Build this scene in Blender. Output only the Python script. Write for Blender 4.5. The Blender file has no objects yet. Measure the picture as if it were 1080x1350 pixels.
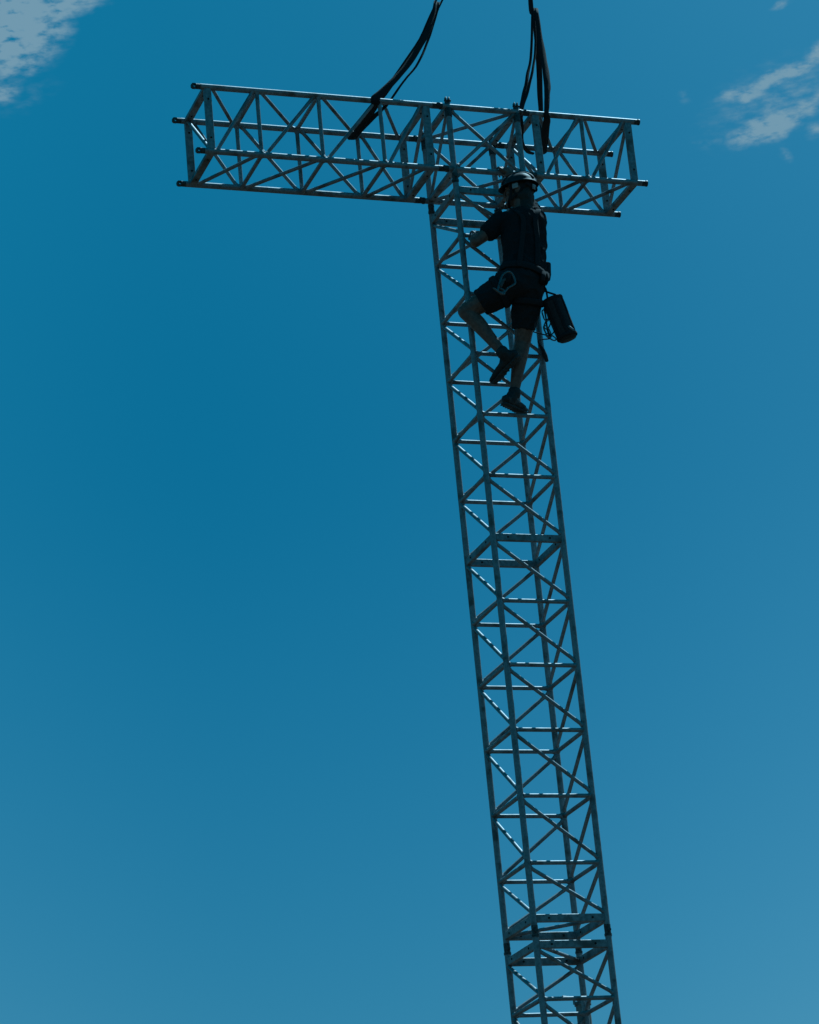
import bpy, bmesh, math, random
from mathutils import Vector, Matrix, noise
random.seed(7)
sc = bpy.context.scene
COL = sc.collection
V = Vector
PI = math.pi

# ------------------------------------------------------------------ camera
cam = bpy.data.cameras.new('camera')
cam.sensor_fit = 'VERTICAL'; cam.sensor_height = 24.0; cam.lens = 71.098
cam.clip_start = 0.1; cam.clip_end = 20000
camo = bpy.data.objects.new('camera', cam); COL.objects.link(camo)
R3 = Matrix(((0.94189856, -0.03193716, -0.33437572),
             (-0.32365133, -0.35263549, -0.87800799),
             (-0.08987167, 0.93521560, -0.34248337)))
camo.matrix_world = Matrix.Translation((-7.53623, -18.22289, 1.65)) @ R3.to_4x4()
sc.camera = camo

# ------------------------------------------------------------------ sky, sun, exposure
SUN_EL, SUN_AZ = math.radians(59), math.radians(60)      # azimuth from +Y towards +X
world = bpy.data.worlds.new('World'); sc.world = world; world.use_nodes = True
nt = world.node_tree; nt.nodes.clear()
def N(t, **k):
    n = nt.nodes.new(t)
    for a, b in k.items(): setattr(n, a, b)
    return n
def L(a, b): nt.links.new(a, b)
sky = N('ShaderNodeTexSky', sky_type='NISHITA', sun_disc=False)
sky.sun_elevation = SUN_EL; sky.sun_rotation = SUN_AZ
sky.altitude = 300; sky.air_density = 1.0; sky.dust_density = 0.6; sky.ozone_density = 3.0
grade = N('ShaderNodeVectorMath', operation='MULTIPLY_ADD'); L(sky.outputs[0], grade.inputs[0])     # deep teal grade
grade.inputs[1].default_value = (1.1, .99, .91); grade.inputs[2].default_value = (-1.15, 0, 0)
gmax = N('ShaderNodeVectorMath', operation='MAXIMUM'); L(grade.outputs[0], gmax.inputs[0])
# wispy clouds: ellipses in azimuth / elevation (degrees), torn up by noise
tc = N('ShaderNodeTexCoord'); sep = N('ShaderNodeSeparateXYZ'); L(tc.outputs['Generated'], sep.inputs[0])
def M(op, a, b=None, c=None):
    n = N('ShaderNodeMath', operation=op)
    for i, x in enumerate((a, b, c)):
        if x is None: continue
        if isinstance(x, (int, float)): n.inputs[i].default_value = x
        else: L(x, n.inputs[i])
    return n.outputs[0]
azi = M('MULTIPLY', M('ARCTAN2', sep.outputs[0], sep.outputs[1]), math.degrees(1) * math.cos(math.radians(28)))
ele = M('MULTIPLY', M('ARCSINE', sep.outputs[2]), math.degrees(1))
cmb = N('ShaderNodeCombineXYZ'); L(azi, cmb.inputs[0]); L(ele, cmb.inputs[1])
warp = N('ShaderNodeTexNoise'); warp.inputs['Scale'].default_value = 1.5; warp.inputs['Detail'].default_value = 6
L(cmb.outputs[0], warp.inputs['Vector'])
wv = N('ShaderNodeVectorMath', operation='MULTIPLY_ADD'); L(warp.outputs['Color'], wv.inputs[0])
wv.inputs[1].default_value = (0.5, 0.36, 0); wv.inputs[2].default_value = (-0.25, -0.18, 0)
wadd = N('ShaderNodeVectorMath', operation='ADD'); L(cmb.outputs[0], wadd.inputs[0]); L(wv.outputs[0], wadd.inputs[1])
CLOUDS = [(11.70, 29.58, 1.30, 0.98, 24.0, 1.45), (12.689, 29.914, 0.95, 0.30, 9.6, 1.15), (11.80, 28.93, 0.84, 0.42, 12.0, .85),
          (11.55, 28.33, 0.42, 0.24, 13.1, .85), (12.1, 28.25, 0.9, 0.3, 25.6, .2),
          (25.72, 26.36, 0.85, 0.29, 12.8, 1.35), (25.30, 27.018, 0.52, 0.182, 4, .95), (26.15, 27.303, 0.95, 0.15, 14.5, 1.1),
          (26.775, 27.571, 0.358, 0.248, 30.5, .9), (26.384, 26.65, 0.65, 0.16, 20.6, .8), (25.893, 25.768, 0.226, 0.113, -39.1, .4),
          (24.253, 27.148, 0.155, 0.141, -8.5, .35), (24.568, 26.263, 0.395, 0.127, 8, .35), (26.218, 28.539, 0.248, 0.097, 15.3, .6),
          (26.531, 26.143, 0.223, 0.223, -9.6, .6), (25.9, 26.8, 1.6, 0.8, 14, .42),
          (8.5, 30.5, 3.2, 1.3, 14, 1.2), (30, 27.5, 2.6, .9, 12, 1.1), (33, 31, 3.5, 1.0, 10, 1.0), (3.0, 27.5, 3.2, .9, 12, 1.1), (16, 35.5, 4.5, 1.0, 15, 1.0)]
dens = None
for (a, e, ra, rb, rot, amp) in CLOUDS:
    mp = N('ShaderNodeMapping', vector_type='TEXTURE'); L(wadd.outputs[0], mp.inputs[0])
    mp.inputs['Location'].default_value = (a, e, 0); mp.inputs['Rotation'].default_value = (0, 0, math.radians(rot))
    mp.inputs['Scale'].default_value = (ra * 1.25, rb * 1.25, 1)
    ln = N('ShaderNodeVectorMath', operation='LENGTH'); L(mp.outputs[0], ln.inputs[0])
    v = M('MULTIPLY', M('MAXIMUM', M('SUBTRACT', 1.0, ln.outputs['Value']), 0.0), amp)
    dens = v if dens is None else M('MAXIMUM', dens, v)
fine = N('ShaderNodeTexNoise'); fine.inputs['Scale'].default_value = 2.8; fine.inputs['Detail'].default_value = 7; fine.inputs['Roughness'].default_value = .55
fm = N('ShaderNodeMapping'); fm.inputs['Rotation'].default_value = (0, 0, math.radians(-16)); fm.inputs['Scale'].default_value = (1.0, 2.1, 1)
L(cmb.outputs[0], fm.inputs[0]); L(fm.outputs[0], fine.inputs['Vector'])
dd = M('MULTIPLY', dens, M('MULTIPLY_ADD', fine.outputs[0], 3.6, -.9))
mr = N('ShaderNodeMapRange', interpolation_type='SMOOTHSTEP'); L(dd, mr.inputs[0])
mr.inputs[1].default_value = 0.04; mr.inputs[2].default_value = 0.85; mr.inputs[3].default_value = 0; mr.inputs[4].default_value = 0.9
def step(x, lo, hi, top):
    n = N('ShaderNodeMapRange', interpolation_type='SMOOTHSTEP'); L(x, n.inputs[0])
    n.inputs[1].default_value = lo; n.inputs[2].default_value = hi; n.inputs[3].default_value = 0; n.inputs[4].default_value = top
    return n.outputs[0]
sky_gain = M('ADD', step(ele, 19.5, 33, .34), M('ADD', step(azi, 17, 29, .18), step(azi, 15.5, 8, .18)))       # brightening painted into the sky colour, upwards and to both sides
hv = N('ShaderNodeVectorMath', operation='SCALE'); hv.inputs[0].default_value = (1.9, 1.0, .70); L(sky_gain, hv.inputs['Scale'])
h1 = N('ShaderNodeVectorMath', operation='ADD'); L(hv.outputs[0], h1.inputs[0]); h1.inputs[1].default_value = (1, 1, 1)
sky_lifted = N('ShaderNodeVectorMath', operation='MULTIPLY'); L(gmax.outputs[0], sky_lifted.inputs[0]); L(h1.outputs[0], sky_lifted.inputs[1])
cl = N('ShaderNodeMix', data_type='RGBA'); L(mr.outputs[0], cl.inputs[0]); L(sky_lifted.outputs[0], cl.inputs[6])
cl.inputs[7].default_value = (6.9, 7.0, 7.1, 1)
bg = N('ShaderNodeBackground'); L(cl.outputs[2], bg.inputs[0]); bg.inputs[1].default_value = 0.05
wo = N('ShaderNodeOutputWorld'); L(bg.outputs[0], wo.inputs[0])

sun = bpy.data.lights.new('sun', 'SUN'); sun.energy = 5.0; sun.angle = math.radians(0.53); sun.color = (1.0, 0.95, 0.88)
suno = bpy.data.objects.new('sun', sun); COL.objects.link(suno); suno.location = (20, 20, 40)
sd = V((math.sin(SUN_AZ) * math.cos(SUN_EL), math.cos(SUN_AZ) * math.cos(SUN_EL), math.sin(SUN_EL)))
suno.rotation_euler = sd.to_track_quat('Z', 'Y').to_euler()
vs = sc.view_settings
vs.view_transform = 'Standard'; vs.look = 'None'; vs.gamma = 1; vs.use_curve_mapping = False
vs.exposure = -0.2
vs.use_white_balance = True; vs.white_balance_temperature = 4300; vs.white_balance_tint = -20

# ------------------------------------------------------------------ materials
def mat(name, c1, c2=None, scale=30, rough=.6, metal=0.0, bump=0.0, spec=.4, detail=4, lo=.35, hi=.65, c3=None):
    m = bpy.data.materials.new(name); m.use_nodes = True
    t = m.node_tree; b = t.nodes['Principled BSDF']
    b.inputs['Roughness'].default_value = rough; b.inputs['Metallic'].default_value = metal
    b.inputs['Specular IOR Level'].default_value = spec
    tcn = t.nodes.new('ShaderNodeTexCoord')
    n = t.nodes.new('ShaderNodeTexNoise'); n.inputs['Scale'].default_value = scale; n.inputs['Detail'].default_value = detail
    oi = t.nodes.new('ShaderNodeObjectInfo'); va = t.nodes.new('ShaderNodeVectorMath'); va.operation = 'MULTIPLY_ADD'
    t.links.new(oi.outputs['Random'], va.inputs[0]); va.inputs[1].default_value = (37, 61, 83); t.links.new(tcn.outputs['Object'], va.inputs[2])
    t.links.new(va.outputs[0], n.inputs['Vector'])
    r = t.nodes.new('ShaderNodeValToRGB'); r.color_ramp.elements[0].position = lo; r.color_ramp.elements[1].position = hi
    r.color_ramp.elements[0].color = (*c1, 1); r.color_ramp.elements[1].color = (*(c2 or c1), 1)
    t.links.new(n.outputs[0], r.inputs[0]); out = r.outputs[0]
    if c3:                                                             # wear with its own larger shape
        n2 = t.nodes.new('ShaderNodeTexNoise'); n2.inputs['Scale'].default_value = scale * .17; n2.inputs['Detail'].default_value = 6
        t.links.new(va.outputs[0], n2.inputs['Vector'])
        r2 = t.nodes.new('ShaderNodeValToRGB'); r2.color_ramp.elements[0].position = .52; r2.color_ramp.elements[1].position = .68
        t.links.new(n2.outputs[0], r2.inputs[0])
        mx = t.nodes.new('ShaderNodeMix'); mx.data_type = 'RGBA'
        t.links.new(r2.outputs[0], mx.inputs[0]); t.links.new(out, mx.inputs[6]); mx.inputs[7].default_value = (*c3, 1)
        out = mx.outputs[2]
    t.links.new(out, b.inputs['Base Color'])
    if bump:
        bp = t.nodes.new('ShaderNodeBump'); bp.inputs['Strength'].default_value = bump; bp.inputs['Distance'].default_value = .004
        t.links.new(n.outputs[0], bp.inputs['Height']); t.links.new(bp.outputs[0], b.inputs['Normal'])
    return m
GALV = mat('galvanised_steel', (.21, .22, .235), (.30, .315, .33), 60, .57, .48, .12, .35, 5, c3=(.12, .115, .11))
GALV2 = mat('galvanised_steel_plain', (.21, .22, .235), (.29, .305, .32), 50, .57, .48, .10, .35, 5, c3=(.12, .115, .11))
PLATE = mat('plate_steel', (.18, .19, .20), (.30, .31, .32), 45, .57, .45, .15, .35, 5, c3=(.12, .11, .10))
DARKST = mat('dark_coupler_steel', (.03, .03, .031), (.095, .092, .088), 90, .5, .4, .3)
HOLE = mat('hole_dark', (.006, .006, .006), None, 10, .9)
WEB = mat('black_webbing', (.012, .012, .014), (.026, .026, .028), 160, .85, 0, .5, .2)
SKIN = mat('skin', (.10, .066, .05), (.16, .106, .08), 40, .55, 0, .1, .35)
SHIRT = mat('black_cotton', (.016, .016, .018), (.025, .025, .027), 120, .95, 0, .3, .1)
SHORTS = mat('black_canvas', (.017, .017, .019), (.028, .028, .030), 150, .9, 0, .3, .15)
LEATHER = mat('black_leather', (.02, .02, .021), (.036, .035, .034), 80, .6, 0, .3, .3)
RUBBER = mat('rubber_sole', (.03, .03, .03), (.05, .05, .05), 60, .8)
HAIR = mat('dark_hair', (.016, .013, .011), (.032, .026, .02), 200, .7, 0, .6)
HELM = mat('helmet_shell', (.014, .018, .021), (.024, .029, .033), 20, .62, 0, .1, .25)
HBAND = mat('helmet_pad', (.26, .27, .28), (.38, .38, .38), 60, .7)
ALLOY = mat('brushed_alloy', (.09, .095, .10), (.16, .165, .17), 60, .45, .7, .1)
BAGM = mat('black_tarpaulin', (.022, .022, .024), (.036, .036, .038), 60, .75, 0, .4, .2)
HARN = mat('harness_webbing', (.02, .025, .03), (.05, .055, .06), 140, .85)
CONC = mat('weathered_concrete', (.16, .16, .155), (.27, .265, .25), 12, .85, 0, .3)
GROUND = mat('dry_ground', (.03, .026, .02), (.065, .055, .042), 3, .95, 0, .4, .1, 8)
SLAB = mat('concrete_slab', (.15, .145, .135), (.24, .235, .22), 6, .9, 0, .3)

# ------------------------------------------------------------------ helpers
def empty(name, loc, parent=None, size=.2):
    o = bpy.data.objects.new(name, None); COL.objects.link(o); o.empty_display_size = size
    o.location = loc
    if parent is not None: o.parent = parent
    return o
def tag(o, label=None, cat=None, group=None, kind=None):
    for k, v in (('label', label), ('category', cat), ('group', group), ('kind', kind)):
        if v: o[k] = v
    return o
def wloc(o):
    p = V(o.location)
    while o.parent is not None:
        o = o.parent; p += V(o.location)
    return p
def link(name, me, mats, parent=None, at=None, smooth=True):
    """me is in world coordinates; the object's origin goes to `at`"""
    at = V(at) if at is not None else V((0, 0, 0))
    me.transform(Matrix.Translation(-at))
    for m in (mats if isinstance(mats, (list, tuple)) else [mats]): me.materials.append(m)
    if smooth: me.polygons.foreach_set('use_smooth', [len(p.vertices) <= 4 for p in me.polygons])
    o = bpy.data.objects.new(name, me); COL.objects.link(o)
    if parent is not None:
        o.parent = parent; o.location = at - wloc(parent)
    else: o.location = at
    return o
def obj(name, bm, mats, parent=None, at=None, smooth=True):
    me = bpy.data.meshes.new(name); bm.normal_update(); bm.to_mesh(me); bm.free()
    return link(name, me, mats, parent, at, smooth)
def frame(t, ref):
    t = t.normalized(); a = ref - t * ref.dot(t)
    if a.length < 1e-5: a = t.orthogonal()
    a.normalize(); return t, a, t.cross(a)
def anyref(t): return V((0, 0, 1)) if abs(t.normalized().z) < .9 else V((1, 0, 0))
def tube(bm, p, q, r, n=12, r2=None, mi=0, cap=True):
    p, q = V(p), V(q); t, a, b = frame(q - p, anyref(q - p)); r2 = r if r2 is None else r2
    A = [bm.verts.new(p + (a * math.cos(2 * PI * i / n) + b * math.sin(2 * PI * i / n)) * r) for i in range(n)]
    B = [bm.verts.new(q + (a * math.cos(2 * PI * i / n) + b * math.sin(2 * PI * i / n)) * r2) for i in range(n)]
    for i in range(n):
        f = bm.faces.new((A[i], A[(i + 1) % n], B[(i + 1) % n], B[i])); f.material_index = mi
    if cap:
        bm.faces.new([bm.verts.new(v.co) for v in A[::-1]]).material_index = mi; bm.faces.new([bm.verts.new(v.co) for v in B]).material_index = mi   # caps keep their own normals
def box(bm, p, q, w, h, ref, mi=0, bev=.003):
    """bar from p to q, h along ref, w across; chamfered long edges"""
    p, q = V(p), V(q); t, a, b = frame(q - p, V(ref))
    pr = []
    for sx, sy in ((1, 1), (-1, 1), (-1, -1), (1, -1)):
        x, y = sx * w / 2, sy * h / 2
        c = [(x - sx * bev, y), (x, y - sy * bev)]
        if sx * sy < 0: c = c[::-1]
        pr += c[::-1]
    # order counter-clockwise
    pr.sort(key=lambda c: math.atan2(c[1], c[0]))
    A = [bm.verts.new(p + b * x + a * y) for x, y in pr]; B = [bm.verts.new(q + b * x + a * y) for x, y in pr]
    n = len(pr)
    for i in range(n): bm.faces.new((A[i], A[(i + 1) % n], B[(i + 1) % n], B[i])).material_index = mi
    bm.faces.new(A[::-1]).material_index = mi; bm.faces.new(B).material_index = mi
def catmull(pts, k=6):
    pts = [V(p) for p in pts]; out = []
    P = [pts[0] * 2 - pts[1]] + pts + [pts[-1] * 2 - pts[-2]]
    for i in range(1, len(P) - 2):
        for j in range(k):
            t = j / k; a, b, c, d = P[i - 1], P[i], P[i + 1], P[i + 2]
            out.append(.5 * ((2 * b) + (c - a) * t + (2 * a - 5 * b + 4 * c - d) * t * t + (3 * b - 3 * c + d - a) * t ** 3))
    return out + [pts[-1]]
def lerpl(vals, n):
    out = []
    for i in range(n):
        x = i / (n - 1) * (len(vals) - 1); j = min(int(x), len(vals) - 2); f = x - j
        u, w = vals[j], vals[j + 1]
        out.append(tuple(u[k] * (1 - f) + w[k] * f for k in range(2)) if isinstance(u, tuple) else u * (1 - f) + w * f)
    return out
def sweep(bm, pts, rad, ref=None, n=14, smooth=0, round_ends=True, mi=0, closed=False):
    """tapered tube through pts; rad: radius or (a, b) per point, a along ref"""
    pts = [V(p) for p in pts]
    if smooth:
        m = (len(pts) - 1) * smooth + 1; pts = catmull(pts, smooth); rad = lerpl(rad, m)
    rad = [(r, r) if not isinstance(r, tuple) else r for r in rad]
    T = [(pts[min(i + 1, len(pts) - 1)] - pts[max(i - 1, 0)]).normalized() for i in range(len(pts))]
    if round_ends:
        for end in (0, 1):
            i = -1 if end else 0; d = T[i] * (1 if end else -1); p0 = pts[i]; r0 = rad[i]; ext = min(r0) * .95; new = []
            for s in (.4, .75, .97):
                k = math.sqrt(1 - s * s); new.append((p0 + d * ext * s, (r0[0] * k, r0[1] * k), T[i]))
            if end:
                pts += [x[0] for x in new]; rad += [x[1] for x in new]; T += [x[2] for x in new]
            else:
                new = new[::-1]; pts = [x[0] for x in new] + pts; rad = [x[1] for x in new] + rad; T = [x[2] for x in new] + T
    a = V(ref) if ref is not None else anyref(T[0]); rings = []
    for p, r, t in zip(pts, rad, T):
        if ref is None: t, a, b = frame(t, a)
        else: t, a, b = frame(t, V(ref))
        rings.append([bm.verts.new(p + a * (r[0] * math.cos(2 * PI * i / n)) + b * (r[1] * math.sin(2 * PI * i / n))) for i in range(n)])
    for A, B in zip(rings, rings[1:]):
        for i in range(n): bm.faces.new((A[i], A[(i + 1) % n], B[(i + 1) % n], B[i])).material_index = mi
    if closed:
        A, B = rings[-1], rings[0]
        for i in range(n): bm.faces.new((A[i], A[(i + 1) % n], B[(i + 1) % n], B[i])).material_index = mi
    else:
        bm.faces.new(rings[0][::-1]).material_index = mi; bm.faces.new(rings[-1]).material_index = mi
def ball(bm, c, r, rot=None, u=16, v=10):
    m = Matrix.Translation(V(c)) @ (rot.to_4x4() if rot is not None else Matrix()) @ Matrix.Diagonal((*(r if isinstance(r, tuple) else (r, r, r)), 1))
    bmesh.ops.create_uvsphere(bm, u_segments=u, v_segments=v, radius=1, matrix=m)
def fuse(bm, voxel, smooth=2, disp=None):
    """one continuous skin over everything in bm"""
    me = bpy.data.meshes.new('fuse'); bm.normal_update(); bm.to_mesh(me); bm.free()
    o = bpy.data.objects.new('fuse', me); COL.objects.link(o)
    r = o.modifiers.new('r', 'REMESH'); r.mode = 'VOXEL'; r.voxel_size = voxel
    if smooth:
        s = o.modifiers.new('s', 'SMOOTH'); s.factor = .5; s.iterations = smooth
    dg = bpy.context.evaluated_depsgraph_get(); dg.update()
    out = bpy.data.meshes.new_from_object(o.evaluated_get(dg))
    bpy.data.objects.remove(o); bpy.data.meshes.remove(me)
    if disp:
        amp, scl, stretch = disp
        nrm = [v.normal.copy() for v in out.vertices]
        for v, vn in zip(out.vertices, nrm):
            c = v.co.copy(); k = V((c.x * scl, c.y * scl, c.z * scl * stretch))
            d = noise.noise(k) + .5 * noise.noise(k * 2.3 + V((5, 1, 9)))
            d = (1 - abs(d)) ** 2 - .5                                 # ridged: reads as folds
            v.co = c + vn * d * amp
    return out

# ------------------------------------------------------------------ ground
bm = bmesh.new()
n = 60
for i in range(n + 1):
    for j in range(n + 1):
        x = (i / n * 2 - 1); y = (j / n * 2 - 1); x, y = x * abs(x) ** 1.5 * 3000, y * abs(y) ** 1.5 * 3000
        d = math.hypot(x, y); z = -.01 + (noise.noise(V((x, y, 0)) * .02) * .6 * min(1, max(0, d - 30) / 60))
        bm.verts.new((x, y, z))
bm.verts.ensure_lookup_table()
for i in range(n):
    for j in range(n):
        a = i * (n + 1) + j; bm.faces.new((bm.verts[a], bm.verts[a + n + 1], bm.verts[a + n + 2], bm.verts[a + 1]))
tag(obj('ground', bm, GROUND), kind='structure')

# ------------------------------------------------------------------ the truss tower
S = 0.52                                             # side of the square truss, chord to chord
RC, RH, RD = .0216, .0150, .0134                     # chord, cross tube, brace radii
G = 8.597
tower = tag(empty('truss_tower', (S / 2, S / 2, 0)), 'galvanised square lattice tower with a lattice crossbar on top, hung from slings', 'truss tower')
def part(name, loc): return empty(name, loc, tower)
def bar(name, p, q, r, parent, m, n=12):
    p, q = V(p), V(q); b = bmesh.new(); tube(b, p, q, r, n)
    if r < RC:                                        # weld fillets where the tube meets the chords
        d = (q - p).normalized()
        for o, e in ((p, d), (q, -d)): tube(b, o + e * RC * .7, o + e * (RC + .011 + .004 * random.random()), r * 1.45, 10, r * 1.04)
    return obj(name, b, m, parent, (p + q) / 2)
def plate(p, q, parent, up, wide=.052, thick=.030):
    """rectangular end member with two bolt heads on its outer faces"""
    p, q = V(p), V(q); d = (q - p).normalized(); p2, q2 = p + d * RC * .8, q - d * RC * .8
    b = bmesh.new(); box(b, p2, q2, thick, wide, up)
    t, a, c = frame(q - p, V(up))
    for s in (-1, 1):
        for k in (.2, .8):
            o = p.lerp(q, k); tube(b, o + c * s * (thick / 2 - .002), o + c * s * (thick / 2 + .0035), .0075, 8, mi=1)
    return obj('end_plate', b, [PLATE, HOLE], parent, (p + q) / 2, smooth=False)
def coupler(p, d, parent, male=False, ln=.085, ref=None):
    """half of the bolted joint on a chord end, d points outwards"""
    p, d = V(p), V(d).normalized(); b = bmesh.new()
    t, a, c = frame(d, V(ref) if ref else V((0, 1, 0)) if abs(d.y) < .9 else V((0, 0, 1)))
    if male:                                          # two fork cheeks with a pin hole
        tube(b, p - d * .004, p + d * .020, RC * .96, 14)
        for s in (-1, 1):
            box(b, p + d * .018 + a * s * .0115, p + d * ln + a * s * .0115, .032, .0085, a, bev=.002)
        e = p + d * (ln - .024)
        tube(b, e - a * .0215, e + a * .0215, .0075, 10)
        tube(b, e + a * .0215, e + a * .027, .011, 6)
    else:
        tube(b, p - d * .004, p + d * (ln - .028), RC * 1.06, 14, RC * 1.0)
        tube(b, p + d * (ln - .028), p + d * (ln - .012), RC * 1.18, 14)
        tube(b, p + d * (ln - .012), p + d * ln, RC * .8, 14)
        e = p + d * (ln - .05); tube(b, e - a * .03, e + a * .03, .0085, 8)
        tube(b, e - a * .036, e - a * .026, .0125, 6)
    return obj('coupler', b, DARKST, parent, p + d * ln / 2)
def lug(p, d, parent):
    """open chord end: flattened lug with a bolt hole"""
    p, d = V(p), V(d).normalized(); b = bmesh.new()
    a = V((0, 0, 1)); c = d.cross(a); H, Wd, ln, rh = .0195, .011, .064, .0095
    tube(b, p - d * .003, p + d * .03, RC * .97, 14)
    o0 = p + d * .028; o1 = p + d * ln; m = p + d * (ln - .024); nn = 12
    ring, holev = [], []
    for s in (-1, 1):
        rr, hh = [], []
        for i in range(nn):
            th = 2 * PI * i / nn; cx, cz = math.cos(th), math.sin(th); k = 1 / max(abs(cx), abs(cz))
            lx = (ln - .028 - .024) if cx < 0 else .024
            rr.append(b.verts.new(m + d * max(-lx, min(lx, cx * k * lx)) + a * cz * k * H * (1 if abs(cx) < .8 else .85) + c * s * Wd))
            hh.append(b.verts.new(m + d * cx * rh + a * cz * rh + c * s * Wd))
        ring.append(rr); holev.append(hh)
        for i in range(nn):
            f = (rr[i], rr[(i + 1) % nn], hh[(i + 1) % nn], hh[i]); b.faces.new(f if s < 0 else f[::-1])
    for i in range(nn):
        j = (i + 1) % nn
        b.faces.new((ring[0][i], ring[1][i], ring[1][j], ring[0][j])); b.faces.new((holev[0][j], holev[1][j], holev[1][i], holev[0][i]))
    return obj('coupler', b, DARKST, parent, p + d * .05, smooth=False)
STUB = .052
def segment(part_o, corner, axis, nodes, thick, ends, stubs):
    """square truss run: corner(i) -> offset of chord i (i=0..3, cyclic), axis unit vector, nodes = stations along it
    thick = stations that carry rectangular members; ends = ((i, j), (i, j)) the diagonal in each end frame"""
    ax = V(axis); C4 = [V(c) for c in corner]
    lo, hi = min(nodes[0], nodes[-1]), max(nodes[0], nodes[-1])
    for c in C4: bar('chord', c + ax * (lo - STUB), c + ax * (hi + STUB), RC, part_o, GALV, 16)
    sg = 1 if nodes[-1] > nodes[0] else -1
    for k, s in enumerate(nodes):
        for i in range(4):
            p, q = C4[i] + ax * s, C4[(i + 1) % 4] + ax * s
            if k in thick: plate(p, q, part_o, ax)
            else: bar('cross_tube', p, q, RH, part_o, GALV2)
        if k in (0, len(nodes) - 1):
            i, j = ends[0 if k == 0 else 1]
            p, q = C4[i] + ax * s, C4[j] + ax * s; d = (q - p).normalized() * RC * .5
            bar('frame_brace', p + d, q - d, RD, part_o, GALV2)
        if k < len(nodes) - 1:
            for i in range(4):
                e0 = .034 if k in thick else .026; e1 = .034 if k + 1 in thick else .026
                p, q = C4[i] + ax * (s + sg * e0), C4[(i + 1) % 4] + ax * (nodes[k + 1] - sg * e1)
                bar('brace', p, q, RD, part_o, GALV2)
    return lo - STUB, hi + STUB
ZP0 = G + 5.112 * S
def mast_nodes(z0):
    z = [z0, z0 - .693 * S]
    for k in range(10): z.append(z[-1] - .8852 * S)
    z.append(z[-1] - .724 * S); return z
M4 = [(0, 0, 0), (S, 0, 0), (S, S, 0), (0, S, 0)]           # M, R, B, L : helical braces M>R>B>L>M
zu = mast_nodes(ZP0); zl = mast_nodes(zu[-1] - .338 * S)
ups = part('mast_section', (0, 0, zu[6])); los = part('mast_section', (0, 0, zl[6]))
for pt, zz in ((ups, zu), (los, zl)):
    a, b = segment(pt, M4, (0, 0, 1), zz, {0, 6, 12}, ((0, 2), (3, 1)), None)
    for c in M4:
        coupler(V(c) + V((0, 0, b)), (0, 0, 1), pt, male=True); coupler(V(c) + V((0, 0, a)), (0, 0, -1), pt)
# boom: chords cyclic FT > FB > BB > BT, top at ZT, bottom at ZB
ZT, ZB = G + 6.404 * S, G + 5.428 * S
B4 = [(0, 0, ZB), (0, 0, ZT), (0, S, ZT), (0, S, ZB)]        # FB, FT, BT, BB : brace from chord i at node k to chord i+1 at node k+1
bl = part('boom_section', (-1.9 * S, S / 2, (ZT + ZB) / 2)); br = part('boom_section', (2 * S, S / 2, (ZT + ZB) / 2))
xl = [x * S for x in (-3.489, -2.783, -1.903, -1.011, -.331)]
xr = [x * S for x in (1.307, 2.011, 2.729)]
segment(bl, B4, (1, 0, 0), xl, {0, 4}, ((2, 0), (1, 3)), None)
segment(br, B4, (1, 0, 0), xr, {0, 2}, ((2, 0), (1, 3)), None)
for c in B4:
    lug(V(c) + V((xl[0] - STUB, 0, 0)), (-1, 0, 0), bl); coupler(V(c) + V((xl[-1] + STUB, 0, 0)), (1, 0, 0), bl)
    coupler(V(c) + V((xr[0] - STUB, 0, 0)), (-1, 0, 0), br); 
    b = bmesh.new(); p = V(c) + V((xr[-1] + STUB, 0, 0))
    tube(b, p - V((.003, 0, 0)), p + V((.040, 0, 0)), RC * 1.0, 14); tube(b, p + V((.036, 0, 0)), p + V((.046, 0, 0)), RC * 1.08, 14)
    tube(b, p + V((.025, -.03, 0)), p + V((.025, .03, 0)), .008, 8)
    obj('coupler', b, DARKST, br, p)
# corner block that joins boom and mast
cb = part('corner_block', (S / 2, S / 2, (ZT + ZB) / 2))
X0, X1 = 0.0, 1.03 * S
def P(x, y, z): return V((X1 if x else X0, S if y else 0, ZT if z else ZB))
for y in (0, 1):
    for z in (0, 1): bar('chord', P(0, y, z) - V((.045, 0, 0)), P(1, y, z) + V((.045, 0, 0)), RC, cb, GALV, 16)
    for x in (0, 1):
        bar('chord', P(x, y, 0) - V((0, 0, .04)), P(x, y, 1) + V((0, 0, .014)), RC, cb, GALV, 16)
        coupler(P(x, y, 1) + V((0, 0, .012)), (0, 0, 1), cb, male=True, ln=.062, ref=(1, 0, 0))
        b = bmesh.new(); tube(b, P(x, y, 1) - V((0, 0, .085)), P(x, y, 1) - V((0, 0, .015)), RC * 1.22, 14); obj('sleeve', b, DARKST, cb, P(x, y, 1))
        coupler(P(x, y, 0) - V((0, 0, .036)), (0, 0, -1), cb, ln=.075)
        for z in (0, 1):
            s = 1 if x else -1
            coupler(P(x, y, z) + V((s * .043, 0, 0)), (s, 0, 0), cb, male=True, ln=.075)
    bar('brace', P(0, y, 0) + V((.02, 0, .02)), P(1, y, 1) - V((.02, 0, .02)), RD, cb, GALV2)
    bar('brace', P(0, y, 1) + V((.02, .012, -.02)), P(1, y, 0) + V((-.02, .012, .02)), RD, cb, GALV2)
for x in (0, 1):
    for z in (0, 1): plate(P(x, 0, z), P(x, 1, z), cb, (1, 0, 0), .044, .034)
    bar('frame_brace', P(x, 0, 1) + V((0, .02, -.02)), P(x, 1, 0) + V((0, -.02, .02)), RD * .9, cb, GALV2)
bar('brace', P(0, 1, 1) + V((.02, -.02, 0)), P(1, 0, 1) + V((-.02, .02, 0)), RD, cb, GALV2)
bar('brace', P(0, 1, 0) + V((.02, -.02, 0)), P(1, 0, 0) + V((-.02, .02, 0)), RD, cb, GALV2)
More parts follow.
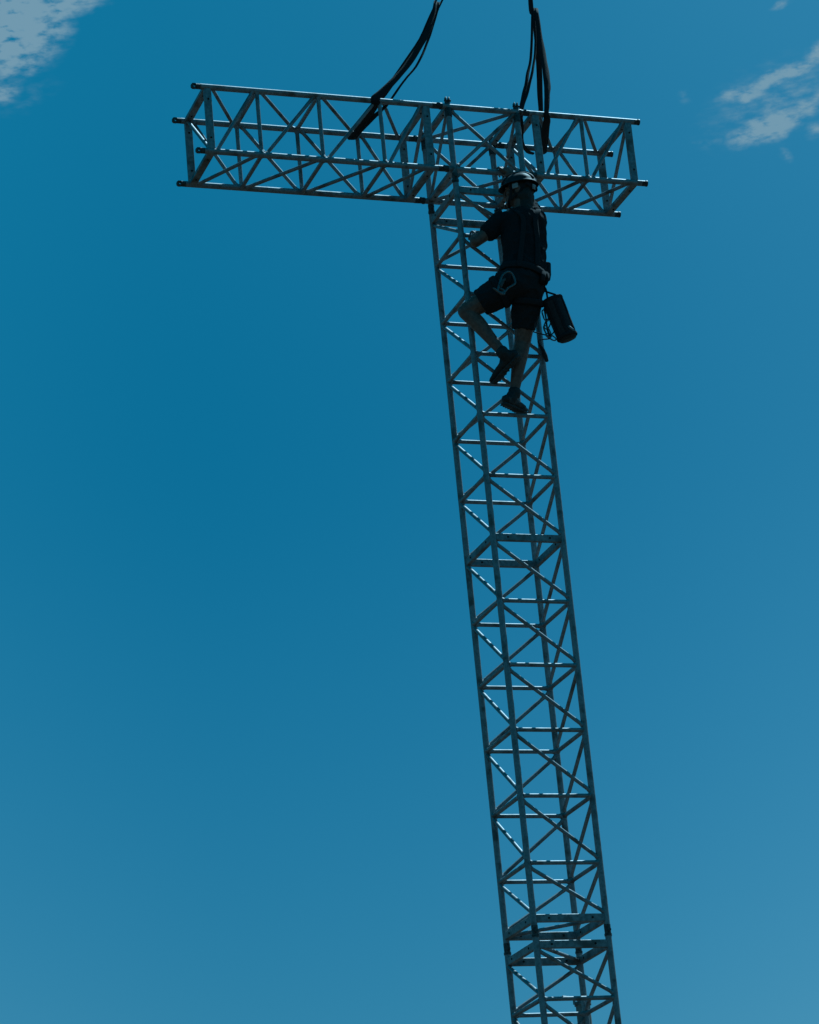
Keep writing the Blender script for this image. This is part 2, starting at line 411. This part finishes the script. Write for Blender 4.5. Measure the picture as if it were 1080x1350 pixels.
# base
base = part('base_frame', (S / 2, S / 2, 0))
zb = zl[-1] - STUB - .085
for c in M4:
    p = V(c); bar('foot_post', p + V((0, 0, .03)), p + V((0, 0, zb + .006)), RC, base, GALV, 14)
for i in range(4):
    p, q = V(M4[i]) + V((0, 0, .12)), V(M4[(i + 1) % 4]) + V((0, 0, .12)); bar('cross_tube', p, q, RH, base, GALV2)
b = bmesh.new(); box(b, (S / 2, -.2, .018), (S / 2, S + .2, .018), S + .4, .03, (0, 0, 1)); obj('foot_plate', b, PLATE, base, (S / 2, S / 2, .018), smooth=False)

# ------------------------------------------------------------------ lifting slings (basket hitches round both top chords)
HK = V((1.0, .26, 14.75))
def strand(bm, pts, w, t, ref, smooth=6, jig=.004, seed=0):
    pts = catmull(pts, smooth); m = len(pts)
    pts = [p + V((noise.noise(V((i * .35, seed, 0))), noise.noise(V((i * .35, seed, 7))), 0)) * jig for i, p in enumerate(pts)]
    ws = lerpl(list(w), m) if isinstance(w, (list, tuple)) else [w] * m
    a = V(ref)
    sweep(bm, pts, [(ws[i] * (1 + .18 * noise.noise(V((i * .3, seed * 3.1, 2)))), t) for i in range(m)], ref=None, n=10, round_ends=False)
def belt_under(x0, x1, drop=0.0):
    """stations of a strap that runs down outside the front top chord, under both chords and up behind the rear one"""
    r = RC + .008
    return [V((x0, -r, ZT + .01)), V((x0, -r * .75, ZT - r * .75)), V((x0 + (x1 - x0) * .1, .03, ZT - r - .004)),
            V((x0 + (x1 - x0) * .5, S / 2, ZT - r - .012 - drop)),
            V((x0 + (x1 - x0) * .93, S - .02, ZT - r - .004)), V((x1, S + r * .75, ZT - r * .75)), V((x1, S + r, ZT + .012))]
sl = tag(empty('lifting_sling', (-.5, .26, ZT)), 'slanting black webbing sling round the long left arm of the crossbar', 'lifting sling', 'lifting slings holding the crossbar')
kL = V((.096, .2, 12.92))
b = bmesh.new()
strand(b, [kL + V((-.02, 0, 0)), V((-.03, .12, 12.64)), V((-.24, .04, 12.30)), V((-.42, -.01, 12.08))] + belt_under(-.56, -.56), [.014, .020, .022, .024, .03, .034, .034, .034, .034, .034, .034], .010, (1, 0, 0), seed=1)
obj('front_leg', b, WEB, sl, (-.5, 0, ZT))
b = bmesh.new()
strand(b, [kL + V((.0, .03, 0)), V((-.07, .30, 12.58)), V((-.27, .46, 12.30)), V((-.44, .53, 12.08)), V((-.55, S + RC + .006, 11.93))], [.014, .022, .022, .022, .026], .009, (1, 0, 0), seed=2)
obj('rear_leg', b, WEB, sl, (-.3, .4, 12.2))
b = bmesh.new()
strand(b, [kL + V((.015, .01, .0)), V((-.005, .18, 12.62)), V((-.16, .09, 12.32)), V((-.32, .04, 12.11)), V((-.42, .05, 11.97)), V((-.48, .06, 11.90)), V((-.54, .25, 11.88)), V((-.56, .5, 11.89))], [.008, .010, .009, .008, .009, .012, .02, .02], .007, (1, 0, 0), seed=3)
obj('loose_leg', b, WEB, sl, (-.1, .1, 12.4))
b = bmesh.new()
strand(b, [kL + V((-.02, .0, -.03)), kL + V((.0, 0, .04)), V((.42, .215, 13.55)), HK + V((-.05, 0, 0))], .007, .006, (1, 0, 0), seed=4)
strand(b, [kL + V((.012, .03, -.03)), kL + V((.045, .03, .03)), V((.45, .225, 13.54)), HK + V((-.04, .03, 0))], .008, .006, (1, 0, 0), seed=5)
strand(b, [kL + V((-.015, .01, -.06)), kL + V((-.004, .015, .0))], .018, .013, (1, 0, 0), seed=5)
obj('eye_loop', b, WEB, sl, kL)

sr = tag(empty('lifting_sling', (.8, .26, ZT)), 'nearly upright black webbing sling above the climber on the short right arm', 'lifting sling', 'lifting slings holding the crossbar')
kR = V((.892, .26, 12.957))
b = bmesh.new()
strand(b, [kR + V((.008, -.03, 0)), V((.87, .16, 12.62)), V((.84, .06, 12.30)), V((.80, -.0, 12.10))] + belt_under(.765, .955), [.016, .026, .027, .022, .020, .024, .03, .032, .032, .028, .022], .010, (1, 0, 0), seed=6)
obj('front_leg', b, WEB, sr, (.8, 0, ZT))
b = bmesh.new()
strand(b, [kR + V((.006, .03, 0)), V((.93, .36, 12.62)), V((.955, .48, 12.30)), V((.96, S + .03, 12.04)), V((.957, S + RC + .008, ZT + .0))], [.016, .026, .022, .015, .019], .009, (1, 0, 0), seed=7)
obj('rear_leg', b, WEB, sr, (.9, .4, 12.2))
b = bmesh.new()
strand(b, [kR + V((-.016, -.01, .0)), V((.80, .20, 12.55)), V((.70, .12, 12.26)), V((.625, .07, 12.05)), V((.59, .05, 11.93)), V((.60, .07, 11.87)), V((.68, .28, 11.84)), V((.80, .47, 11.87)), V((.87, .53, 11.885))], [.009, .011, .014, .018, .018, .016, .014, .016, .012], .008, (1, 0, 0), seed=8)
strand(b, [kR + V((-.012, -.03, .0)), V((.835, .19, 12.6)), V((.74, .11, 12.30)), V((.63, .06, 12.04)), V((.59, .04, 11.95))], [.008, .009, .010, .012, .014], .007, (1, 0, 0), seed=9)
obj('loose_leg', b, WEB, sr, (.7, .1, 12.2))
b = bmesh.new()
strand(b, [kR + V((.012, .0, -.05)), kR, kR + V((-.02, 0, .06)), V((.93, .26, 13.8)), HK], [.018, .026, .022, .014, .012], .012, (1, 0, 0), seed=10)
for k in range(3): sweep(b, [kR + V((math.cos(a) * .026, math.sin(a) * .02, .012 * k - .02)) for a in [i * PI / 6 for i in range(12)]], [.009] * 12, n=8, round_ends=False, closed=True)
obj('eye_loop', b, WEB, sr, kR)

# ------------------------------------------------------------------ the climber
FT_ = V((.22, -.05, 9.54))
FH = V((-.78, .58, .10)).normalized()                # where the face looks
HC = V((.398, -.20, 11.172))                         # head centre
NK = V((.405, -.215, 11.03)); CH = V((.39, -.235, 10.86)); WA = V((.352, -.265, 10.58)); PV = V((.305, -.28, 10.41))
LS, LE, LW = V((.245, -.19, 10.925)), V((.035, -.17, 10.765)), V((.085, -.045, 10.868))
RS, RE, RW = V((.505, -.20, 10.95)), V((.54, .05, 11.275)), V((.425, -.045, 11.385))
LH, LKN, LA = V((.215, -.26, 10.385)), V((-.066, -.10, 10.246)), V((.137, -.21, 9.889))
RH_, RKN, RA = V((.352, -.27, 10.375)), V((.325, -.13, 10.02)), V((.234, -.09, 9.635))
side = (RS - LS).normalized()
b = bmesh.new()
# torso, neck
sweep(b, [PV, WA, CH, CH.lerp(NK, .6)], [(.150, .105), (.135, .095), (.160, .105), (.13, .08)], side, 20, 4)
sweep(b, [CH.lerp(NK, .6), NK, HC + V((.005, -.005, -.04))], [.075, .058, .06], None, 14, 3)
# arms
def limb(bb, pts, r, k=5): sweep(bb, pts, r, None, 14, k)
limb(b, [CH.lerp(LS, .55), LS, LS.lerp(LE, .5), LE], [.07, .058, .049, .041]); limb(b, [LE, LE.lerp(LW, .4), LW], [.042, .042, .029])
limb(b, [CH.lerp(RS, .6), RS, RS.lerp(RE, .5), RE], [.07, .058, .048, .040]); limb(b, [RE, RE.lerp(RW, .4), RW], [.040, .041, .029])
# legs
def leg(bb, h, k, a):
    limb(bb, [h, h.lerp(k, .5), k.lerp(h, .1), k], [.095, .080, .062, .060])
    f = (k - (h + a) / 2); f = f.normalized()
    limb(bb, [k, k.lerp(a, .28) - f * .012, k.lerp(a, .6) - f * .006, k.lerp(a, .88), a], [.058, .057, .045, .036, .038], 4)
    ball(bb, k + f * .012, .048)
leg(b, LH, LKN, LA); leg(b, RH_, RKN, RA)
# feet inside the boots
# head: skull, jaw, nose, ears, brow, lips
up = V((0, 0, 1)); sd_ = FH.cross(up).normalized(); hu = sd_.cross(FH).normalized()
HR = Matrix((sd_, FH, hu)).transposed()
def hp(x, y, z): return HC + HR @ V((x, y, z))
ball(b, hp(0, -.008, .025), (.075, .095, .092), HR); ball(b, hp(0, .030, -.045), (.058, .062, .068), HR)
ball(b, hp(0, .072, -.088), (.030, .026, .024), HR)                                   # chin
sweep(b, [hp(0, .092, .02), hp(0, .110, -.018), hp(0, .098, -.030)], [.010, .014, .012], None, 10, 2)   # nose
for s in (-1, 1):
    ball(b, hp(s * .032, .080, .022), (.018, .014, .008), HR)                          # brow
    ball(b, hp(s * .030, .082, .004), (.012, .010, .009), HR)                          # eye
    ball(b, hp(s * .076, -.012, -.012), (.012, .022, .033), HR)                        # ear
    ball(b, hp(s * .042, .062, -.025), (.022, .022, .02), HR)                          # cheek
ball(b, hp(0, .088, -.056), (.024, .012, .006), HR); ball(b, hp(0, .086, -.066), (.021, .012, .007), HR)
# hands closed round the bars (bars run along x)
def hand(bb, x, zbar, rbar, wrist, flip):
    R = rbar + .0082
    def at(xx, th, rr=R): return V((xx, -rr * math.cos(th), zbar + rr * math.sin(th)))
    kn = [at(x + flip * (i - 1.5) * .0225, math.radians(48 + (2 if i in (1, 2) else -6)), R + .010) for i in range(4)]
    pc = at(x, math.radians(-5), R + .012)
    for i, k in enumerate(kn):                                                       # palm rays
        sweep(bb, [wrist.lerp(pc, .25), pc.lerp(k, .4) + V((flip * (i - 1.5) * .010, -.004, 0)), k], [(.015, .016), (.0125, .014), (.0088, .0092)], None, 10, 3)
        end = 205 + (12, 22, 14, -14)[i]; th0 = 48
        pts = [k] + [at(k.x + flip * (i - 1.5) * .0006 * j, math.radians(th0 + (end - th0) * j / 5), R + (.006 if j < 2 else .002)) for j in range(1, 6)]
        sweep(bb, pts, [.0082, .0080, .0074, .0078, .0071, .0064], None, 10, 2)
    tb = wrist.lerp(pc, .55) + V((flip * -.026, .0, -.004))                          # thumb leaves the side of the palm
    sweep(bb, [wrist.lerp(pc, .3), tb, at(tb.x - flip * .010, math.radians(-62)), at(tb.x - flip * .012, math.radians(-112)), at(tb.x - flip * .004, math.radians(-150))], [.016, .014, .0115, .010, .0085], None, 10, 3)
    sweep(bb, [wrist, wrist.lerp(pc, .5)], [(.030, .019), (.036, .016)], (1, 0, 0), 12, 3)
hand(b, .112, zu[1], RH, LW, 1); hand(b, .372, ZB, RC, RW, -1)
person = link('person', fuse(b, .0036, 3), SKIN, None, FT_)
tag(person, 'climber in black shirt, shorts and helmet on the front of the tower, left knee raised', 'person')
# shirt
b = bmesh.new()
hem = PV.lerp(WA, .28)
sweep(b, [hem, WA, WA.lerp(CH, .6), CH + V((.004, 0, .05)), CH.lerp(NK, .62), NK + V((0, 0, -.03))], [(.162, .122), (.152, .112), (.165, .120), (.168, .118), (.128, .094), (.064, .064)], side, 24, 4, round_ends=False)
limb(b, [CH.lerp(LS, .5), LS + V((0, 0, .004)), LS.lerp(LE, .50)], [.080, .074, .066]); limb(b, [CH.lerp(RS, .55), RS, RS.lerp(RE, .48)], [.080, .074, .064])
link('shirt', fuse(b, .006, 3, (.015, 12, .55)), SHIRT, person, CH)
# shorts
b = bmesh.new()
sweep(b, [PV.lerp(WA, .5), PV, PV + V((-.003, 0, -.05))], [(.158, .118), (.166, .128), (.135, .115)], side, 20, 4, round_ends=False)
sweep(b, [LH.lerp(LKN, -.05), LH.lerp(LKN, .4), LH.lerp(LKN, .66)], [.115, .105, .094], None, 18, 5, round_ends=False)
sweep(b, [RH_.lerp(RKN, -.05), RH_.lerp(RKN, .45), RH_.lerp(RKN, .76)], [.116, .098, .080], None, 18, 5, round_ends=False)
ball(b, LH + V((-.01, 0, .01)), .118); ball(b, RH_ + V((-.01, 0, .0)), .118); ball(b, LH.lerp(RH_, .5) + V((0, -.03, 0)), (.15, .11, .10))
link('shorts', fuse(b, .006, 3, (.014, 11, .8)), SHORTS, person, PV)
# boots
def boot(ankle, heel, toe, shin):
    f = (toe - heel); ln = f.length; f.normalize(); u = (shin - f * shin.dot(f)).normalized(); s = f.cross(u)
    def q(x, z, y=0): return heel + f * (x * ln) + u * z + s * y
    bb = bmesh.new()
    sweep(bb, [q(.08, .040), q(.25, .043), q(.5, .040), q(.75, .032), q(.93, .027)], [(.034, .036), (.035, .040), (.040, .036), (.046, .028), (.034, .020)], s, 16, 4)
    sweep(bb, [q(.22, .04), ankle, ankle + shin.normalized() * .018], [.043, .045, .045], None, 14, 4)
    sweep(bb, [q(.45, .05), q(.30, .09), ankle + shin.normalized() * .02 + f * .02], [.030, .028, .024], None, 12, 3)
    o = link('boot', fuse(bb, .005, 2, (.004, 22, 1)), LEATHER, person, ankle)
    bb = bmesh.new()
    sweep(bb, [q(.03, .006), q(.2, .004), q(.45, .008), q(.7, .004), q(.95, .008)], [(.033, .013), (.037, .013), (.036, .012), (.047, .013), (.034, .011)], s, 16, 4)
    for i in range(9): sweep(bb, [q(.05 + i * .11, -.004, -.036), q(.05 + i * .11, -.004, .036)], [.005, .005], None, 6)
    link('sole', fuse(bb, .005, 1), RUBBER, o, heel)
    bb = bmesh.new()
    sweep(bb, [ankle + shin.normalized() * .01, ankle + shin.normalized() * .032], [.044, .041], None, 14, 3, round_ends=False)
    link('sock', fuse(bb, .005, 1), SHIRT, o, ankle)
boot(LA, V((.236, -.26, 9.853)), V((.105, -.035, 9.719)), (LKN - LA).normalized())
zbeam = zu[4] + RH
boot(RA, V((.135, -.125, zbeam + .010)), V((.375, .085, zbeam + .030)), (RKN - RA).normalized())
# hair under the helmet
b = bmesh.new()
ball(b, hp(0, -.020, .012), (.080, .094, .088), HR); ball(b, hp(-.02, -.055, -.055), (.066, .050, .075), HR); ball(b, hp(-.045, -.02, -.03), (.036, .045, .06), HR)
sweep(b, [hp(-.01, -.06, -.06), NK + V((.01, -.03, .0)), NK + V((.01, -.035, -.04))], [.056, .052, .054], None, 12, 3)
link('hair', fuse(b, .006, 1, (.006, 40, .6)), HAIR, person, HC)
# helmet: shell with ribs, brim, cradle, straps
b = bmesh.new(); HT = HR @ Matrix.Rotation(math.radians(-6), 3, 'X')
def hq(x, y, z): return HC + HT @ V((x, y, z))
nu, nv = 40, 14; rings = []
for shell in (0, 1):
    off = -.006 * shell
    for j in range(nv + 1):
        ph = PI / 2 * (1 - j / nv); ring = []
        for i in range(nu):
            th = 2 * PI * i / nu; cx, cy = math.sin(th), math.cos(th)
            r = math.cos(ph) ** .85 * (1 + .03 * math.cos(6 * th) * math.sin(2 * ph))
            brim = .012 * max(0, (j - nv + 2) / 2) * (1 + 1.4 * max(0, cy) ** 3)
            ring.append(b.verts.new(hq((.103 + off + brim) * cx * r, -.008 + (.128 + off + brim) * cy * r, .032 + (.100 + off) * math.sin(ph))))
        rings.append(ring)
    if shell == 0:
        top = b.faces.new(rings[0][::-1])
for j in range(nv):
    for i in range(nu):
        k = (i + 1) % nu; b.faces.new((rings[j][i], rings[j + 1][i], rings[j + 1][k], rings[j][k]))
        a0 = nv + 1 + j; b.faces.new((rings[a0][i], rings[a0][k], rings[a0 + 1][k], rings[a0 + 1][i]))
b.faces.new(rings[nv + 1])
for i in range(nu):
    k = (i + 1) % nu; b.faces.new((rings[nv][i], rings[2 * nv + 1][i], rings[2 * nv + 1][k], rings[nv][k]))
for x in (-.034, 0, .034):
    sweep(b, [hq(x * .9, -.008 + .124 * math.sin(t), .034 + .100 * math.cos(t)) for t in [i * .2 - 1.2 for i in range(13)]], [(.010, .006)] * 13, (1, 0, 0), 8)
helmet = obj('helmet', b, HELM, person, HC)
b = bmesh.new()                                       # pale cradle band inside the rim, open at the nape and temples
for t0, t1, zz in ((1.75, 2.15, .008), (3.16, 3.62, -.004), (4.62, 5.0, .006)):
    pp = [hq(.096 * math.sin(t), -.010 + .117 * math.cos(t), zz) for t in [t0 + (t1 - t0) * i / 8 for i in range(9)]]
    sweep(b, pp, [(.021, .004)] * 9, hu, 8, round_ends=False)
obj('headband', b, HBAND, helmet, HC)
b = bmesh.new()                                       # chin and nape straps
for s in (-1, 1):
    sweep(b, [hq(s * .088, .045, .030), hp(s * .078, .035, -.03), hp(s * .055, .06, -.10), hp(0, .075, -.118)], [(.010, .003)] * 4, FH, 8, 4)
    sweep(b, [hq(s * .075, -.085, .030), hp(s * .080, -.03, -.03), hp(s * .066, .045, -.085)], [(.010, .003)] * 3, FH, 8, 4)
sweep(b, [hq(-.07, -.085, .020), hq(0, -.122, -.005), hq(.07, -.085, .020)], [(.022, .005)] * 3, hu, 8, 5)
ball(b, hq(0, -.124, -.008), (.022, .014, .022), HT)
obj('chin_strap', b, WEB, helmet, HC)
# harness: belt, leg loops, shoulder straps, gear loops
b = bmesh.new()
bc = PV.lerp(WA, .38); ta = (WA - PV).normalized(); bx = frame(ta, side)
def ringpts(c, t, ref, ra, rb, n=24, tilt=0):
    t, a, cc = frame(t, ref); return [c + a * ra * math.cos(2 * PI * i / n) + cc * rb * math.sin(2 * PI * i / n) for i in range(n)]
def loop(bb, pts, w, t, axis): sweep(bb, pts, [(w, t)] * len(pts), axis, 8, round_ends=False, closed=True)
loop(b, ringpts(bc, ta, side, .172, .132), .028, .006, ta)
for h, k, f in ((LH, LKN, .22), (RH_, RKN, .26)):
    c = h.lerp(k, f); loop(b, ringpts(c, k - h, side, .122, .122), .022, .005, (k - h).normalized())
back = -bx[2] if bx[2].y > 0 else bx[2]
for s in (-1, 1):
    sweep(b, [bc + back * .132 + side * s * .07, WA.lerp(CH, .3) + back * .122 + side * s * .06, CH + back * .126 + side * s * .045, CH.lerp(NK, .55) + back * .098 + side * s * .085, CH.lerp(NK, .75) + side * s * .085 + V((0, 0, .012)), CH.lerp(NK, .4) - back * .11 + side * s * .08],
          [(.020, .004)] * 6, side, 8, 5)
for s in (-1, 1):                                      # gear on the belt
    for k in range(4):
        a = .5 + .33 * k; c = bc + side * s * .178 * math.cos(a * .5) + back * .10 * math.sin(a) - ta * .05
        box(b, c, c - ta * (.05 + .03 * (k % 2)), .045, .03, side, bev=.006)
obj('harness', b, SHORTS, person, bc)
b = bmesh.new()
sweep(b, [bc + side * .18 + ta * .09, bc + side * .185 + ta * .0, bc + side * .19 - ta * .05], [(.022, .012), (.030, .016), (.024, .012)], side, 10, 4)
obj('pouch', b, WEB, person, bc + side * .18)

# ------------------------------------------------------------------ gear hanging from the climber
def ring_hook(name, pts, r, label, cat, mt=ALLOY, group=None):
    bb = bmesh.new(); sweep(bb, catmull(pts + [pts[0]], 5)[:-1], [r] * (len(pts) * 5), None, 8, round_ends=False, closed=True)
    return tag(obj(name, bb, mt, None, pts[0]), label, cat, group)
A0 = V((.028, -.462, 10.262))
ex = V((.9, .1, .42)).normalized(); ez = V((-.42, 0, .9)).normalized()
def hk(x, z): return A0 + ex * x + ez * z
hook = ring_hook('scaffold_hook', [hk(.0, -.02), hk(.05, .030), hk(.105, .075), hk(.165, .085), hk(.185, .05), hk(.165, -.01), hk(.09, -.025), hk(.04, -.045)], .0075, "large alloy scaffold hook lying over the climber's left hip", 'hook')
b = bmesh.new(); sweep(b, [hk(-.015, .01), hk(.01, -.035), hk(.035, -.055), hk(.05, -.03), hk(.03, -.005)], [.007, .009, .008, .008, .007], None, 8, 4); obj('gate', b, ALLOY, hook, hk(.01, -.03))
b = bmesh.new(); sweep(b, [hk(.04, .01), hk(.08, .035), hk(.11, .045)], [(.018, .009), (.014, .008), (.009, .006)], None, 8, 4); obj('swivel', b, DARKST, hook, hk(.08, .03))
# tool bag
T0, T1 = V((.512, -.30, 10.29)), V((.600, -.30, 9.985)); d = (T1 - T0).normalized(); a_, b_, c_ = frame(d, V((0, 1, 0)))
bag = tag(empty('tool_bag', T0), "black round bolt bag hanging tilted at the climber's right hip", 'tool bag')
b = bmesh.new()
prof = [(.0, .066), (.0, .072), (.02, .073), (.10, .072), (.2, .071), (.28, .070), (.310, .068), (.322, .060), (.325, .03), (.325, .001)]
rings = []
for z, r in prof:
    rings.append([b.verts.new(T0 + d * z + (b_ * math.cos(2 * PI * i / 28) + c_ * math.sin(2 * PI * i / 28)) * r * (1 + .04 * noise.noise(V((i * .5, z * 12, 3))))) for i in range(28)])
inner = [b.verts.new(T0 + d * .02 + (b_ * math.cos(2 * PI * i / 28) + c_ * math.sin(2 * PI * i / 28)) * .066) for i in range(28)]
for A, B in zip([inner] + rings, rings):
    for i in range(28): b.faces.new((A[i], A[(i + 1) % 28], B[(i + 1) % 28], B[i]))
b.faces.new(rings[-1]); b.faces.new(inner[::-1])
obj('bag_body', b, BAGM, bag, T0)
b = bmesh.new()
for i in range(6):
    an = i * PI / 3 + .3; o = b_ * math.cos(an) + c_ * math.sin(an)
    sweep(b, [T0 + d * z + o * r for z, r in ((.004, .0735), (.06, .0755), (.16, .074), (.26, .0725), (.312, .067))], [(.013, .0022)] * 5, d.cross(o), 8, 4)
obj('strap', b, WEB, bag, T0)
b = bmesh.new()
for z in (.012, .297): loop(b, ringpts(T0 + d * z, d, V((0, 1, 0)), .0745, .0745), .012, .003, d)
obj('rim_band', b, WEB, bag, T0)
b = bmesh.new()
sweep(b, [T0 + b_ * .07, T0 - d * .06 + V((-.02, 0, .01)), T0 - d * .075 + V((-.03, .0, .012)), T0 - d * .06 + V((-.03, 0, .0)), T0 - b_ * .07], [.007] * 5, None, 8, 5)
sweep(b, [T0 - d * .07 + V((-.028, 0, .01)), bc + side * .165 - ta * .03], [.008, .008], None, 8, 3)
obj('bag_handle', b, WEB, bag, T0)
b = bmesh.new(); sweep(b, [T0 + d * .25 + b_ * -.073 + c_ * -.0, T0 + d * .29 + b_ * -.070 + c_ * .03], [(.010, .003)] * 2, c_, 8); obj('tab', b, ALLOY, bag, T0 + d * .27)
# cluster of carabiners under the hip
K0 = V((.452, -.285, 10.165))
def krab(c, rot, s, label):
    ux = V((math.cos(rot), .15, math.sin(rot))).normalized(); uz = V((-math.sin(rot), .1, math.cos(rot))).normalized()
    q = lambda x, z: c + ux * x * s + uz * z * s
    k = ring_hook('carabiner', [q(-.02, 0), q(-.018, .035), q(0, .052), q(.022, .036), q(.024, -.02), q(.014, -.05), q(-.008, -.052), q(-.02, -.03)], .0048, label, 'carabiner', group="carabiners below the climber's right hip")
    bb = bmesh.new(); tube(bb, q(-.020, -.025), q(-.020, .022), .0056, 8); obj('gate', bb, DARKST, k, q(-.02, 0))
krab(K0, .15, .85, "topmost small carabiner between the climber's shorts and the bolt bag")
krab(K0 + V((.012, .004, -.062)), -.5, .85, 'second carabiner of the chain, its curve turned towards the bolt bag')
krab(K0 + V((.000, -.006, -.125)), .3, .9, 'third carabiner of the chain, in front of the right mast chord')
krab(K0 + V((.024, .0, -.165)), 1.0, .75, 'lowest carabiner of the chain, tipped over beside the right mast chord')
b = bmesh.new()
sweep(b, [K0 + V((.0, .0, .05)), K0 + V((.005, .0, -.03)), K0 + V((.01, .01, -.10)), K0 + V((.02, .0, -.165))], [.007, .006, .007, .009], None, 8, 5)
sweep(b, [T0 + d * .17 - b_ * .0 + V((-.065, 0, 0)), V((.518, -.29, 10.09)), V((.500, -.29, 10.035)), V((.462, -.29, 10.01)), V((.40, -.27, 10.03)), V((.365, -.25, 10.05))], [.0045] * 6, None, 8, 5)
tag(obj('lanyard', b, WEB, None, K0), "thin black cord looping from the bolt bag across to the climber's shorts", 'lanyard')
b = bmesh.new()
sweep(b, [V((.492, -.045, 10.045)), V((.507, -.05, 10.005)), V((.520, -.05, 9.965)), V((.530, -.05, 9.925))], [(.009, .012), (.017, .014), (.019, .015), (.014, .012)], (1, 0, 0), 12, 4)
sweep(b, [V((.492, -.045, 10.045)), V((.485, -.05, 10.08)), K0 + V((.02, .02, -.17))], [.006, .005, .005], None, 8, 4)
tag(obj('grip_pouch', b, LEATHER, None, (.51, -.05, 10)), 'small dark pouch dangling just right of the right mast chord', 'pouch')

# ------------------------------------------------------------------ utility pole far behind, its head just showing
PX, PY, PH = 11.01, 25.0, 10.42
pole = tag(empty('utility_pole', (PX, PY, 0)), 'distant round grey pole with a short arm, its head low behind the tower', 'utility pole')
b = bmesh.new(); tube(b, (PX, PY, -.4), (PX, PY, PH), .150, 28, .112); obj('pole_shaft', b, CONC, pole, (PX, PY, 0))
b = bmesh.new(); tube(b, (PX, PY, PH - .04), (PX, PY, PH + .015), .132, 28); tube(b, (PX, PY, PH + .013), (PX, PY, PH + .05), .09, 20, .02); obj('cap', b, GALV2, pole, (PX, PY, PH))
b = bmesh.new(); box(b, (PX - .02, PY, PH + .05), (PX - .24, PY, PH + .085), .05, .05, (0, 0, 1)); tube(b, (PX - .24, PY, PH + .085), (PX - .33, PY, PH + .105), .03, 10, .022)
tube(b, (PX - .14, PY, PH + .06), (PX - .14, PY, PH - .02), .022, 8); obj('cross_arm', b, GALV2, pole, (PX, PY, PH), smooth=False)
